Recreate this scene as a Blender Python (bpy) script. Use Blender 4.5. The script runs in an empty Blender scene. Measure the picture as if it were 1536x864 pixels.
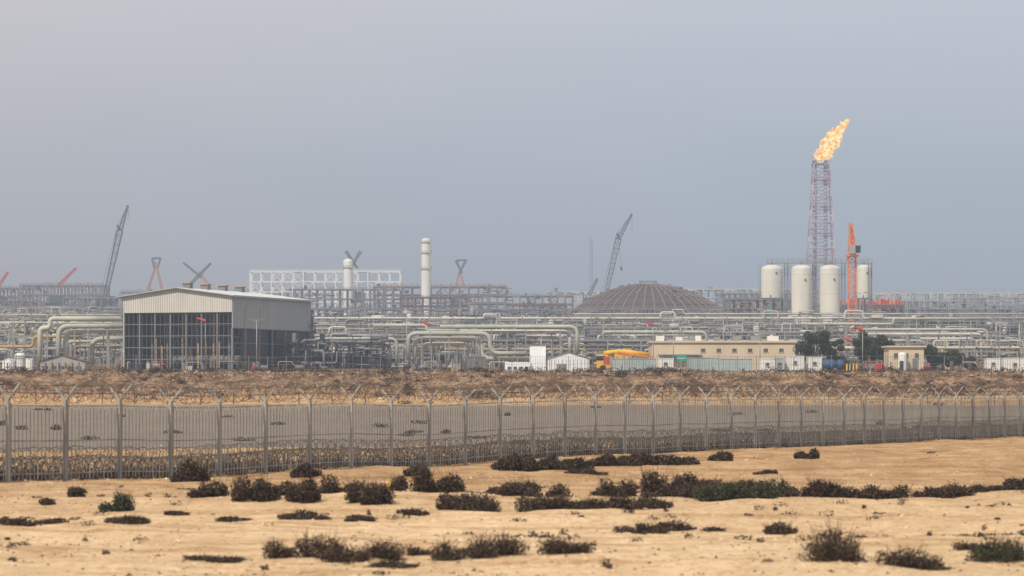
import bpy, math, random
import numpy as np
from mathutils import Vector, noise as mn
random.seed(7)
F=4500.0; CX=768.0; HY=583.0; CZ=3.0
def W(px,py,D): return Vector(((px-CX)/F*D, D, CZ+(HY-py)/F*D))
def X(px,D): return (px-CX)/F*D
def Z(py,D): return CZ+(HY-py)/F*D
# ------------------------------------------------------------ terrain
TD=[-400,200,255,326,334,345,400,450,520,600,800,1000,1400,2000,2500,8000]
TZ=[0,0,.35,1.45,2.6,4.75,5.1,5.6,6.4,7.6,11.6,17,28,43,53,62]
def H(x,y):
    yy=y
    if 300<y<420: yy=y+3.0*mn.noise(Vector((x*.06,3.3,0)))
    z=float(np.interp(yy,TD,TZ))
    n=mn.noise(Vector((x*.13,y*.10,0)))
    n2=mn.noise(Vector((x*.7,y*.45,5.)))
    n3=mn.noise(Vector((x*2.1,y*1.3,9.)))
    a=1.0 if y<200 else 0.6
    z+=a*(.18*n+.08*n2+.034*n3)
    if 322<y<430:
        z+=.28*mn.noise(Vector((x*.35,y*.3,2.)))+.22*mn.noise(Vector((x*.05,0,7.)))
    z+=.45*math.exp(-((x-19)/9)**2-((y-118)/8)**2)
    z+=.18*math.exp(-((x+2)/14)**2-((y-79)/2.2)**2)
    return z
# ------------------------------------------------------------ materials
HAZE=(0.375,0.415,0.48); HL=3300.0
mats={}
def add_painted_haze(nt,shader,out,L=HL):  # haze painted into the material as emission growing with distance from the origin
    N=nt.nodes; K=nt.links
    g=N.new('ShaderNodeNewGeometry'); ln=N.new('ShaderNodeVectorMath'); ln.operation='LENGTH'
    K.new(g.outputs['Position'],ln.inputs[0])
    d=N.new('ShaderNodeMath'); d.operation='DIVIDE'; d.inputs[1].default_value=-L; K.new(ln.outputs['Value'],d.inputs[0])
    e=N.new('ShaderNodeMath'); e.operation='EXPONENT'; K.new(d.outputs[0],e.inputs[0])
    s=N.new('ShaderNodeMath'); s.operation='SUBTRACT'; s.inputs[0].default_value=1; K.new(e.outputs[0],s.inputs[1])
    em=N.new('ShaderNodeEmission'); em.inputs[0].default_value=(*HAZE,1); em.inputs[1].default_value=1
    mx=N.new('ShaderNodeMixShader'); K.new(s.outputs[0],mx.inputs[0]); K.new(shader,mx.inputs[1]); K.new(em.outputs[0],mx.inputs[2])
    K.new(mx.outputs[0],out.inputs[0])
def mat(name,col,rough=.6,var=.2,scale=.35,metal=0.0,haze=True,streak=True,dirt=(.30,.24,.18)):
    if name in mats: return mats[name]
    m=bpy.data.materials.new(name); m.use_nodes=True; nt=m.node_tree; N=nt.nodes; K=nt.links
    b=N['Principled BSDF']; out=N['Material Output']
    g=N.new('ShaderNodeNewGeometry'); mp=N.new('ShaderNodeMapping'); mp.inputs['Scale'].default_value=(scale,scale,scale*(.25 if streak else 1))
    K.new(g.outputs['Position'],mp.inputs[0])
    n=N.new('ShaderNodeTexNoise'); n.inputs['Scale'].default_value=1; n.inputs['Detail'].default_value=6; n.inputs['Roughness'].default_value=.65
    K.new(mp.outputs[0],n.inputs[0])
    r=N.new('ShaderNodeValToRGB'); r.color_ramp.elements[0].position=.35; r.color_ramp.elements[1].position=.62
    k=1-var*1.4
    dc=[c*k+d*var*.3 for c,d in zip(col,dirt)]
    r.color_ramp.elements[0].color=(*dc,1); r.color_ramp.elements[1].color=(*col,1)
    K.new(n.outputs['Fac'],r.inputs[0]); K.new(r.outputs[0],b.inputs['Base Color'])
    b.inputs['Roughness'].default_value=rough; b.inputs['Metallic'].default_value=metal
    if 'Specular IOR Level' in b.inputs: b.inputs['Specular IOR Level'].default_value=.3
    if haze: add_painted_haze(nt,b.outputs[0],out)
    m.cycles.emission_sampling='NONE'
    mats[name]=m; return m
CREAM=mat('cream_paint',(.54,.505,.42),var=.2); WHITE=mat('white_paint',(.74,.72,.67),.5,var=.1); PWH=mat('pipe_white',(.58,.56,.50),.5,var=.2); GREY=mat('grey_steel',(.20,.20,.20)); VESS=mat('vessel_paint',(.66,.63,.54),.5,var=.12,scale=.25)
GREENISH=mat('pale_green_pipe_paint',(.44,.445,.37),var=.2); GALV=mat('galvanised_steel',(.32,.315,.305),.5,metal=.2)
DARK=mat('dark_steel',(.04,.042,.046)); BROWN=mat('rust_brown_steel',(.13,.08,.065)); CONC=mat('concrete',(.42,.38,.33),.9)
BRCON=mat('brown_concrete',(.21,.155,.13),.9); ORANGE=mat('orange_paint',(.75,.22,.06)); YELLOW=mat('yellow_paint',(.78,.43,.04))
OCHRE=mat('ochre_paint',(.46,.28,.11)); TAN=mat('tan_paint',(.44,.35,.22))
RED=mat('red_paint',(.58,.06,.045)); TEAL=mat('teal_paint',(.06,.26,.27)); BLUE=mat('blue_paint',(.04,.09,.20)); BLACK=mat('black_rubber',(.02,.02,.02),.8)
CLAD=mat('wall_cladding',(.63,.61,.545),.5,var=.1); CLADR=mat('cladding_rib',(.46,.445,.40),.5,var=.1); CLAD_SHADE=mat('shaded_cladding',(.47,.47,.445),.5,var=.12)  # last one: darker cladding copy, the side wall's shade painted into its colour
ROOF=mat('roof_sheet',(.68,.68,.65),.45,var=.08); GLASS=mat('dark_glass',(.02,.023,.028),.2); TENT=mat('white_fabric',(.79,.79,.78),.8,var=.05)
INNER_SHADE=mat('shed_interior_shade',(.07,.07,.068),.9)  # dark lining colour, painted in for the shade inside the warehouse
STUCCO=mat('cream_stucco',(.60,.49,.345),.9,var=.1); PALEB=mat('pale_blue_panel',(.40,.47,.45),.5); GREEN=mat('green_paint',(.05,.30,.20))
PINK=mat('faded_red_paint',(.44,.29,.35)); DOMEM=mat('dome_brown_plate',(.085,.046,.036),.85,scale=.12); RIB=mat('dome_rib',(.235,.16,.13),.8)
WIN=mat('window',(.10,.10,.10),.2)
FENCEM=mat('fence_galvanised',(.38,.365,.33),.6,var=.35,scale=1.2); WIRE=mat('rusty_razor_wire',(.13,.085,.06),.7,var=.4,scale=2)
WIRE2=mat('razor_wire_grey',(.09,.07,.055),.7,var=.4,scale=2); WIRE3=mat('weathered_razor_wire',(.13,.095,.07),.7,var=.4,scale=2)
ROCK=mat('rock',(.33,.22,.14),.95,streak=False,scale=.8); ROCKD=mat('dark_rock',(.13,.08,.05),.95,streak=False)
PEB=mat('pebble',(.66,.49,.31),.95,streak=False,scale=2)
BARK=mat('bark',(.10,.07,.05),.9)
LF=[mat('leaf_dark_green',(.028,.038,.020),.8,streak=False),mat('leaf_green',(.050,.066,.030),.8,streak=False),mat('leaf_light',(.085,.098,.05),.8,streak=False)]
SB=[mat('shrub_dark_brown',(.030,.019,.014),.9,streak=False),mat('shrub_brown',(.064,.038,.025),.9,streak=False),mat('shrub_dry',(.15,.098,.062),.9,streak=False),mat('shrub_olive',(.050,.048,.024),.9,streak=False)]
DRY=mat('dead_stems',(.095,.064,.045),.9,streak=False)
# ------------------------------------------------------------ mesh builder
def basis(d):
    up=Vector((0,0,1)) if abs(d.z)<.95 else Vector((1,0,0))
    u=d.cross(up).normalized(); v=u.cross(d).normalized(); return u,v
class MB:
    def __init__(s): s.v=[];s.f=[];s.m=[];s.s=[];s.mats=[]
    def mi(s,m):
        if m not in s.mats: s.mats.append(m)
        return s.mats.index(m)
    def face(s,idx,m,sm=False): s.f.append(idx); s.m.append(s.mi(m)); s.s.append(sm)
    def box(s,c,sz,m,yaw=0):
        c=Vector(c); hx,hy,hz=sz[0]/2,sz[1]/2,sz[2]/2; ca,sa=math.cos(yaw),math.sin(yaw); b=len(s.v)
        for dz in(-hz,hz):
            for dx,dy in((-hx,-hy),(hx,-hy),(hx,hy),(-hx,hy)):
                s.v.append((c.x+dx*ca-dy*sa,c.y+dx*sa+dy*ca,c.z+dz))
        for q in((3,2,1,0),(4,5,6,7),(0,1,5,4),(1,2,6,5),(2,3,7,6),(3,0,4,7)): s.face([b+i for i in q],m)
    def bx(s,x0,x1,y0,y1,z0,z1,m): s.box(((x0+x1)/2,(y0+y1)/2,(z0+z1)/2),(abs(x1-x0),abs(y1-y0),abs(z1-z0)),m)
    def beam(s,a,b,w,m,n=4,w2=None):
        a=Vector(a);b=Vector(b);d=(b-a)
        if d.length<1e-6: return
        d.normalize(); u,v=basis(d); w2=w if w2 is None else w2; k=len(s.v)
        for p,r in((a,w),(b,w2)):
            for i in range(n):
                t=2*math.pi*(i+.5)/n; q=p+(u*math.cos(t)+v*math.sin(t))*r*(.707 if n==4 else .5); s.v.append(q[:])
        for i in range(n): s.face([k+i,k+(i+1)%n,k+n+(i+1)%n,k+n+i],m,n>5)
        if n>3: s.face([k+i for i in range(n)][::-1],m); s.face([k+n+i for i in range(n)],m)
    def pipe(s,pts,r,m,n=8,R=None):
        pts=[Vector(p) for p in pts]; R=r*3 if R is None else R
        o=[pts[0]]
        for i in range(1,len(pts)-1):
            a,b,c=pts[i-1],pts[i],pts[i+1]; l1=(a-b).length;l2=(c-b).length; rr=min(R,l1*.45,l2*.45)
            p=b+(a-b).normalized()*rr; q=b+(c-b).normalized()*rr
            for t in(0,.25,.5,.75,1): o.append(p*(1-t)**2+b*2*t*(1-t)+q*t*t)
        o.append(pts[-1]); k=len(s.v); u=None
        for i,p in enumerate(o):
            d=(o[min(i+1,len(o)-1)]-o[max(i-1,0)])
            if d.length<1e-7: d=Vector((1,0,0))
            d.normalize()
            if u is None: u,_=basis(d)
            u=(u-d*u.dot(d)); 
            if u.length<1e-5: u,_=basis(d)
            u.normalize(); w=d.cross(u)
            for j in range(n):
                t=2*math.pi*j/n; s.v.append((p+(u*math.cos(t)+w*math.sin(t))*r)[:])
        for i in range(len(o)-1):
            for j in range(n):
                a=k+i*n+j;b=k+i*n+(j+1)%n; s.face([a,b,b+n,a+n],m,True)
        s.face([k+j for j in range(n)][::-1],m); e=k+(len(o)-1)*n; s.face([e+j for j in range(n)],m)
    def lathe(s,c,prof,m,n=24):
        c=Vector(c);k=len(s.v)
        for r,z in prof:
            for j in range(n):
                t=2*math.pi*j/n; s.v.append((c.x+r*math.cos(t),c.y+r*math.sin(t),c.z+z))
        for i in range(len(prof)-1):
            for j in range(n):
                a=k+i*n+j;b=k+i*n+(j+1)%n; s.face([a,b,b+n,a+n],m,True)
    def vessel(s,c,r,h,m,n=20,hd=.5):
        p=[(r,0),(r,h)]+[(r*math.cos(t),h+r*hd*math.sin(t)) for t in[i*math.pi/2/6 for i in range(1,7)]]
        p[-1]=(0.01,p[-1][1]); s.lathe(c,p,m,n)
    def drum(s,c,r,L,m,axis='x',n=14):
        c=Vector(c);k=len(s.v)
        pr=[(0.01,-L/2-r*.5),(r*.7,-L/2-r*.32),(r,-L/2),(r,L/2),(r*.7,L/2+r*.32),(0.01,L/2+r*.5)]
        for rr,t in pr:
            for j in range(n):
                a=2*math.pi*j/n; y,z=rr*math.cos(a),rr*math.sin(a)
                s.v.append((c.x+t,c.y+y,c.z+z) if axis=='x' else (c.x+y,c.y+t,c.z+z))
        for i in range(len(pr)-1):
            for j in range(n):
                a=k+i*n+j;b=k+i*n+(j+1)%n; s.face([a,b,b+n,a+n],m,True)
    def lattice(s,a,b,w0,w1,ns,m,t=.2,tb=None,m2=None):
        a=Vector(a);b=Vector(b);d=(b-a).normalized();u,v=basis(d); tb=tb or t*.6
        def cor(i):
            f=i/ns; p=a.lerp(b,f); w=(w0+(w1-w0)*f)/2
            return[p+u*w+v*w,p-u*w+v*w,p-u*w-v*w,p+u*w-v*w]
        for i in range(ns):
            c0,c1=cor(i),cor(i+1); mm=m if (m2 is None or (i//2)%2==0) else m2
            for j in range(4):
                s.beam(c0[j],c1[j],t,mm); s.beam(c0[j],c0[(j+1)%4],tb,mm)
                if i%2: s.beam(c0[j],c1[(j+1)%4],tb,mm)
                else: s.beam(c0[(j+1)%4],c1[j],tb,mm)
        c=cor(ns)
        for j in range(4): s.beam(c[j],c[(j+1)%4],tb,m)
    def rail(s,a,b,m,h=1.1,step=2.0,t=.07):
        a=Vector(a);b=Vector(b);n=max(1,int((b-a).length/step)); up=Vector((0,0,h))
        s.beam(a+up,b+up,t,m); s.beam(a+up*.5,b+up*.5,t,m)
        for i in range(n+1):
            p=a.lerp(b,i/n); s.beam(p,p+up,t,m)
    def build(s,name):
        me=bpy.data.meshes.new(name); me.from_pydata(s.v,[],s.f)
        for m in s.mats: me.materials.append(m)
        me.polygons.foreach_set('material_index',s.m); me.polygons.foreach_set('use_smooth',s.s); me.update()
        o=bpy.data.objects.new(name,me); bpy.context.scene.collection.objects.link(o); return o
R=random.random
def U(a,b): return a+(b-a)*R()
# ------------------------------------------------------------ ground
def grow(a,b,s0,k):
    o=[a];s=s0
    while o[-1]<b: s*=k; o.append(o[-1]+s)
    return o
ys=[-400,-200,-100,-40,-10,10,25,35]+list(np.arange(40,112,.30))+list(np.arange(112,205,.8))+list(np.arange(205,322,1.8))+list(np.arange(322,362,.7))+grow(362,9000,1.4,1.055)
pos=list(np.arange(0,34,.32)); pos+=grow(pos[-1]+.4,6000,.45,1.045)
xs=[-p for p in pos[:0:-1]]+pos
nx,ny=len(xs),len(ys)
gv=[(x,y,H(x,y)) for y in ys for x in xs]
gf=[(j*nx+i,j*nx+i+1,(j+1)*nx+i+1,(j+1)*nx+i) for j in range(ny-1) for i in range(nx-1)]
def tex_ground(name,kind):
    m=bpy.data.materials.new(name); m.use_nodes=True; nt=m.node_tree;N=nt.nodes;K=nt.links;b=N['Principled BSDF'];out=N['Material Output']
    g=N.new('ShaderNodeNewGeometry')
    def noise(sc,sx=1,sy=1,det=6,ro=.6):
        mp=N.new('ShaderNodeMapping'); mp.inputs['Scale'].default_value=(sx,sy,1); K.new(g.outputs['Position'],mp.inputs[0])
        n=N.new('ShaderNodeTexNoise'); n.inputs['Scale'].default_value=sc;n.inputs['Detail'].default_value=det;n.inputs['Roughness'].default_value=ro
        K.new(mp.outputs[0],n.inputs[0]); return n.outputs['Fac']
    def ramp(f,a,ca,b_,cb):
        r=N.new('ShaderNodeValToRGB'); r.color_ramp.elements[0].position=a; r.color_ramp.elements[1].position=b_
        r.color_ramp.elements[0].color=(*ca,1);r.color_ramp.elements[1].color=(*cb,1); K.new(f,r.inputs[0]); return r.outputs[0]
    def mix(f,a,b_,t='MIX'):
        x=N.new('ShaderNodeMix'); x.data_type='RGBA'; x.blend_type=t
        if isinstance(f,float): x.inputs[0].default_value=f
        else: K.new(f,x.inputs[0])
        K.new(a,x.inputs[6]); K.new(b_,x.inputs[7]); return x.outputs[2]
    if kind=='sand':
        sep=N.new('ShaderNodeSeparateXYZ'); K.new(g.outputs['Position'],sep.inputs[0])
        c1=ramp(noise(.10,1,.55),.38,(.64,.425,.235),.60,(.86,.62,.37))
        c2=ramp(noise(.9,1,.35,8,.7),.35,(.58,.385,.21),.60,(.88,.65,.40))
        c=mix(.5,c1,c2)
        tr=ramp(noise(1.0,.07,.75,4,.6),.50,(1,1,1),.60,(.76,.69,.61)); c=mix(.85,c,tr,'MULTIPLY')
        sp=ramp(noise(5,1,.5,4,.85),.40,(.60,.50,.40),.49,(1,1,1)); c=mix(.65,c,sp,'MULTIPLY')
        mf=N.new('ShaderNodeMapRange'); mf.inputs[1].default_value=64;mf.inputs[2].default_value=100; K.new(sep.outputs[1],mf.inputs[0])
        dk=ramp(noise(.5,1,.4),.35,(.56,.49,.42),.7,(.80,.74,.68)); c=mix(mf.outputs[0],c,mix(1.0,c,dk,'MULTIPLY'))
        mr=N.new('ShaderNodeMapRange'); mr.inputs[1].default_value=328;mr.inputs[2].default_value=336; K.new(sep.outputs[1],mr.inputs[0])
        bc=ramp(noise(.45,1,.5,8,.75),.42,(.10,.062,.04),.62,(.36,.235,.145))
        c=mix(mr.outputs[0],c,bc)
    else:
        c1=ramp(noise(.06,1,.6),.35,(.21,.17,.135),.65,(.26,.215,.17))
        c2=ramp(noise(1.4,1,.3,8,.7),.35,(.18,.147,.115),.65,(.29,.24,.19)); c=mix(.5,c1,c2)
    K.new(c,b.inputs['Base Color']); b.inputs['Roughness'].default_value=.95
    if 'Specular IOR Level' in b.inputs: b.inputs['Specular IOR Level'].default_value=.1
    bp=N.new('ShaderNodeBump'); bp.inputs['Strength'].default_value=.9; bp.inputs['Distance'].default_value=.14
    K.new(noise(3.0,1,1,9,.72),bp.inputs['Height']); K.new(bp.outputs[0],b.inputs['Normal'])
    add_painted_haze(nt,b.outputs[0],out,9000 if kind=='x' else HL*1.6); m.cycles.emission_sampling='NONE'; return m
def grid_obj(name,v,f,m):
    me=bpy.data.meshes.new(name); me.from_pydata(v,[],f); me.materials.append(m); me.polygons.foreach_set('use_smooth',[True]*len(f)); me.update()
    o=bpy.data.objects.new(name,me); bpy.context.scene.collection.objects.link(o); return o
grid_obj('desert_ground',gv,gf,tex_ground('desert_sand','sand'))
def inroad(x,y):
    lo=140+(x+23)*.93 if x>-60 else 105
    lo=min(lo,215)+3*mn.noise(Vector((x*.08,y*.02,1)))
    return lo<y<312+1.5*mn.noise(Vector((x*.1,0,4))) and abs(x)<900
used={};rv=[];rf=[]
for q in gf:
    c=gv[q[0]]
    if 90<c[1]<330 and inroad(c[0],c[1]):
        f=[]
        for i in q:
            if i not in used: used[i]=len(rv); a=gv[i]; rv.append((a[0],a[1],a[2]+.012))
            f.append(used[i])
        rf.append(f)
grid_obj('gravel_road',rv,rf,tex_ground('grey_gravel','gravel'))
# ------------------------------------------------------------ fence
P0=Vector((-16.0,93.75)); P1=Vector((31.9,187.0)); dv=(P1-P0); FL=dv.length; dv.normalize(); nv=Vector((-dv.y,dv.x))
fb=MB(); SP=3.05; i0=-10;i1=66
def fp(s,off=0): p=P0+dv*s+nv*off; return p.x,p.y
FH=2.6
for i in range(i0,i1+1):
    x,y=fp(i*SP+.4); z=H(x,y); lean=U(-.08,.08)
    fb.box((x,y,z+FH/2-.2),(.115,.115,FH+.4),FENCEM,math.atan2(dv.y,dv.x)+U(-.1,.1))
    top=Vector((x,y,z+FH))
    for sg in(-1,1):
        e=top+Vector((nv.x*.45*sg+dv.x*lean,nv.y*.45*sg+dv.y*lean,.50+U(-.05,.03))); fb.beam(top,e,.058,FENCEM)
    if i<i1:
        x2,y2=fp((i+1)*SP+.4); z2=H(x2,y2); a=Vector((x,y,z));b=Vector((x2,y2,z2))
        off=Vector((nv.x,nv.y,0))*.07
        for h in(.25,1.3,2.42): fb.beam(a+off+Vector((0,0,h)),b+off+Vector((0,0,h)),.04,FENCEM)
        n=15
        for k in range(1,n):
            p=a.lerp(b,k/n)+off*.4; q=Vector((U(-.012,.012),U(-.012,.012),0)); fb.beam(p+Vector((0,0,.06))+q,p-q+Vector((0,0,FH-.08+U(-.03,.03))),.028,FENCEM)
        for sg in(-1,1):
            for hh in(.5,1.):
                o=Vector((nv.x*.45*sg*hh,nv.y*.45*sg*hh,FH+.49*hh)); m0=(a+b)/2+o-Vector((0,0,.03)); fb.beam(a+o,m0,.014,WIRE,3); fb.beam(m0,b+o,.014,WIRE,3)
fb.build('security_fence')
def coil(mb,pt,s0,s1,r,pitch,th,m,seg=13,wob=.25):
    n=int((s1-s0)/pitch*seg); prev=None
    for i in range(n):
        s=s0+(s1-s0)*i/n; x,y,z,ax,ay=pt(s)
        k=1+wob*mn.noise(Vector((s*.9,r*10,0))); t=2*math.pi*i/seg
        tilt=.9*math.sin(t*.5+s)*pitch
        c,sn=math.cos(t)*r*k,math.sin(t)*r*k*(1+.15*mn.noise(Vector((s*2,1,0))))
        p=Vector((x-ay*c+ax*tilt,y+ax*c+ay*tilt,z+sn))
        if prev is not None:
            mb.beam(prev,p,th,m,3)
            if i%4==0:
                d=Vector((U(-1,1),U(-1,1),U(-1,1)))*.05; mb.beam(p-d,p+d,th*1.1,m,3)
        prev=p
rw=MB()
def top(s):
    x,y=fp(s); return x,y,H(x,y)+FH+.28+.08*mn.noise(Vector((s*.4,0,0))),dv.x,dv.y
coil(rw,top,-30,195,.29,.34,.016,WIRE)
def low(off,z0):
    def f(s):
        x,y=fp(s,off); return x,y,H(x,y)+z0,dv.x,dv.y
    return f
coil(rw,low(.55,.36),-30,195,.38,.20,.024,WIRE2); coil(rw,low(1.15,.34),-30,195,.40,.20,.024,WIRE2); coil(rw,low(.85,.74),-30,195,.32,.28,.020,WIRE2)
rw.build('razor_wire')
bw=MB()
def bermc(yb,zo):
    def f(s):
        y=yb+1.5*mn.noise(Vector((s*.03,0,0))); return s,y,H(s,y)+zo,1.,0.
    return f
coil(bw,bermc(318,.75),-110,120,.55,.75,.05,WIRE3,12); coil(bw,bermc(334,.5),-110,120,.55,.85,.055,WIRE3,12); coil(bw,bermc(343,.4),-110,120,.5,.8,.06,WIRE3,12)
for s in np.arange(-110,120,3.5):
    for yb in(318,342):
        y=yb+1.5*mn.noise(Vector((s*.03,0,0)));z=H(s,y); bw.beam((s,y,z-.2),(s+U(-.1,.1),y,z+1.35),.10,BROWN)
bw.build('razor_wire_barrier')
# ------------------------------------------------------------ rocks
def rock(mb,x,y,z,r,m):
    k=len(mb.v); pts=[(1,0,0),(0,1,0),(-1,0,0),(0,-1,0),(0,0,.9),(0,0,-.6)]
    a=R()*3
    for p in pts:
        q=Vector(p)*r*U(.6,1.2); mb.v.append((x+q.x*math.cos(a)-q.y*math.sin(a)+U(-.2,.2)*r,y+q.x*math.sin(a)+q.y*math.cos(a),z+q.z*.8))
    for q in((0,1,4),(1,2,4),(2,3,4),(3,0,4),(1,0,5),(2,1,5),(3,2,5),(0,3,5)): mb.face([k+i for i in q],m)
rb=MB()
for i in range(15000):
    y=U(329,372); x=U(-.24,.24)*y; 
    if mn.noise(Vector((x*.12,y*.12,0)))<-.05 and R()<.7: continue
    rock(rb,x,y,H(x,y),U(.06,.32)*(1.9 if R()<.06 else 1),ROCK if R()<.45 else ROCKD)
rb.build('rubble')
pb=MB()
for i in range(10000):
    y=48+(R()**1.5)*120; x=U(-.22,.22)*y
    c=mn.noise(Vector((x*.3,y*.3,3)))
    if c<0 and R()<.7: continue
    rock(pb,x,y,H(x,y),U(.015,.05)*(2.0 if R()<.04 else 1),PEB if R()<.65 else ROCKD)
pb.build('loose_stones')
# ------------------------------------------------------------ shrubs
def leaves(mb,c,rx,ry,rz,n,sz,ms,wt,floor=None):
    for i in range(n):
        d=Vector((random.gauss(0,1),random.gauss(0,1),random.gauss(0,1))).normalized()*(R()**.45)
        p=Vector((c[0]+d.x*rx,c[1]+d.y*ry,c[2]+d.z*rz))
        if floor is not None and p.z<floor: p.z=floor+R()*.06
        a=Vector((U(-1,1),U(-1,1),U(-1,1))).normalized(); b=a.cross(Vector((U(-1,1),U(-1,1),U(-1,1)))).normalized()
        s=sz*U(.6,1.4); k=len(mb.v)
        mb.v+= [(p-a*s)[:],(p+b*s*.5)[:],(p+a*s)[:],(p-b*s*.5)[:]]
        mb.face([k,k+1,k+2,k+3],random.choices(ms,wt)[0])
def shrub(px,py,wpx,hpx,kind='b'):
    D=CZ*F/(py-HY); x0=X(px,D); w=wpx/F*D; h=hpx/F*D*1.15; mb=MB(); g=D/70
    nl=max(3,int(w/.16)+3)
    if kind=='g': ms,wt=LF[:2]+[SB[3]],(4,3,3)
    elif kind=='m': ms,wt=[SB[0],SB[1],SB[3],SB[2]],(4,4,3,1)
    else: ms,wt=SB,(5,5,1.1,.7)
    for l in range(nl):
        f=U(-1,1); lx=x0+f*w*.47; ly=D+U(-.5,.5)*min(w,1.2); lh=h*U(.35,1.15)*(1-.35*f*f)
        z=H(lx,ly); r=U(.10,.21)+w*.045
        leaves(mb,(lx,ly,z+lh*.40),r*1.25,r*1.2,lh*.62,int(140+240*r*h*10),.034*g,ms,wt,z-.02)
        for t in range(12):
            e=Vector((lx+U(-1,1)*r*1.5,ly+U(-1,1)*r,z+lh*U(.8,1.35))); mb.beam((lx+U(-.05,.05),ly,z-.02),e,.016,random.choice((SB[0],SB[1],SB[2],DRY)),3,.006)
    mb.build('desert_shrub')
for s in [(175,764,46,24,'g'),(110,752,22,16),(70,758,20,8),(315,754,44,22),(378,758,78,34),(430,754,34,22),(465,760,58,30),(505,750,56,24),(560,762,76,36,'m'),(638,752,90,36),
 (690,768,80,22),(742,769,112,26),(720,745,60,18),(775,754,60,18),(800,744,96,24),(850,767,110,19,'m'),(910,744,36,26),(940,767,110,18),(985,741,94,32),(1055,739,86,32),(1020,754,90,14),(1128,735,56,16),(1100,757,114,24,'g'),
 (1180,748,38,34,'g'),(1225,752,88,22),(1270,752,54,14),(1312,752,68,18),(1350,748,44,16),(1412,745,76,18),(1515,738,56,20),(1290,744,44,8),(1460,740,30,10),
 (455,779,54,12,'m'),(535,780,40,9),(185,790,64,12),(20,794,62,9),(75,791,34,8),(350,783,32,9),(965,791,64,12,'m'),(1012,789,44,16),(1173,793,34,17),(1072,790,18,7),(620,772,30,8),(265,772,26,7),
 (455,840,106,34),(522,841,60,18,'m'),(578,839,52,24),(625,837,22,12),(682,841,76,24,'m'),(748,841,76,26),(857,841,70,28),(1262,853,102,42,'m'),(1352,854,94,28),(1400,856,40,12),(1498,838,74,38,'g'),(1460,829,44,12),(345,840,62,8),(590,847,60,6),(310,838,30,8),
 (285,722,46,26),(460,717,32,20),(625,713,28,16),(780,706,70,22,'m'),(835,705,62,20),(870,704,40,14),(905,702,50,16),(985,701,108,16),(940,702,50,14),(1090,697,44,12),(1212,694,26,16),(1400,690,30,8),(1150,712,24,6),(880,712,50,6)]:
    shrub(*s)
sc=MB()
def tuft(x,y,w,h,n,ms,wt,sz): 
    z=H(x,y); leaves(sc,(x,y,z+h*.4),w,w,h*.6,n,sz,ms,wt,z)
for i in range(2600):
    s=U(-20,180); x,y=fp(s,U(.15,4.0)); g=mn.noise(Vector((s*.12,2,0)))
    if g<-.2 and R()<.4: continue
    tuft(x,y,U(.25,.6),U(.12,.5),46,[SB[0],SB[1],DRY],(4,4,3),.048)
for i in range(330):
    y=U(49,92); x=U(-.19,.19)*y; 
    if mn.noise(Vector((x*.12,y*.25,8)))<.0: continue
    tuft(x,y,U(.05,.28),U(.03,.15),45,[SB[0],SB[1],SB[3],DRY],(3,4,2,2),.028)
for i in range(34):
    y=U(110,320); x=U(-.2,.2)*y; tuft(x,y,U(.3,.9),U(.15,.4),110,[SB[1],DRY,SB[3]],(3,5,3),.09)
for i in range(800):
    y=U(329,392); x=U(-.2,.2)*y
    if mn.noise(Vector((x*.09,y*.07,6)))<-.05: continue
    k=U(.2,1.0)**1.6; tuft(x,y,.25+.9*k,.2+.7*k,int(30+70*k),[SB[0],SB[1],DRY],(4,5,2),.11)
sc.build('dry_scrub')
for px,py,h in((582,740,15),(983,724,10)):
    D=CZ*F/(py-HY); x=X(px,D); z=H(x,D); mb=MB(); hh=h/F*D+.05
    mb.beam((x,D,z-.1),(x+.02,D,z+hh),.14,YELLOW,8,.13); mb.beam((x+.02,D,z+hh),(x+.021,D,z+hh+.02),.10,YELLOW,8); mb.beam((x,D,z+hh*.05),(x,D,z+hh*.16),.16,CONC,8); mb.build('marker_post')
# ------------------------------------------------------------ warehouse
wb=MB(); th=math.radians(20); u=Vector((math.cos(th),-math.sin(th),0)); v=Vector((math.sin(th),math.cos(th),0)); Wd=20.6; Ln=33
C=W(348,553,510); zb=H(C.x,C.y)-.2; C.z=0; A=C-u*Wd; ez=Z(443,510); pz=ez+1.35; yaw=-th
def P(a,b,z): q=A+u*a+v*b; return Vector((q.x,q.y,z))
def quadp(pts,m):
    k=len(wb.v); wb.v.extend([p[:] for p in pts]); wb.face(list(range(k,k+len(pts))),m)
def wall(a0,b0,a1,b1,z0,z1,t,m):
    p=(P(a0,b0,0)+P(a1,b1,0))/2; L=(P(a1,b1,0)-P(a0,b0,0)).length; yw=math.atan2(*(P(a1,b1,0)-P(a0,b0,0)).yx)
    wb.box((p.x,p.y,(z0+z1)/2),(L,t,z1-z0),m,yw)
fz=Z(468,510); sz_=Z(492,510)
wall(0,0,Wd,0,fz,ez,.12,CLAD)
for t in(-.06,.06): quadp([P(0,t,ez),P(Wd,t,ez),P(Wd/2,t,pz)],CLAD)
wall(Wd,.1,Wd,Ln,sz_,ez,.12,CLAD_SHADE); wall(Wd-.15,Ln*.12,Wd-.15,Ln*.45,zb,sz_,.1,DARK); wall(Wd-.15,Ln*.55,Wd-.15,Ln,zb,sz_,.1,DARK); wall(0,.1,0,Ln,zb,ez,.12,CLAD); wall(0,Ln,Wd,Ln,zb,ez,.12,DARK)
wall(.15,.4,.15,Ln-.2,zb,ez-.2,.1,INNER_SHADE); wall(Wd-.3,.4,Wd-.3,Ln-.2,sz_,ez-.2,.1,INNER_SHADE); wall(.2,Ln*.40,Wd-.4,Ln*.40,zb,ez-.2,.1,INNER_SHADE)
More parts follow.
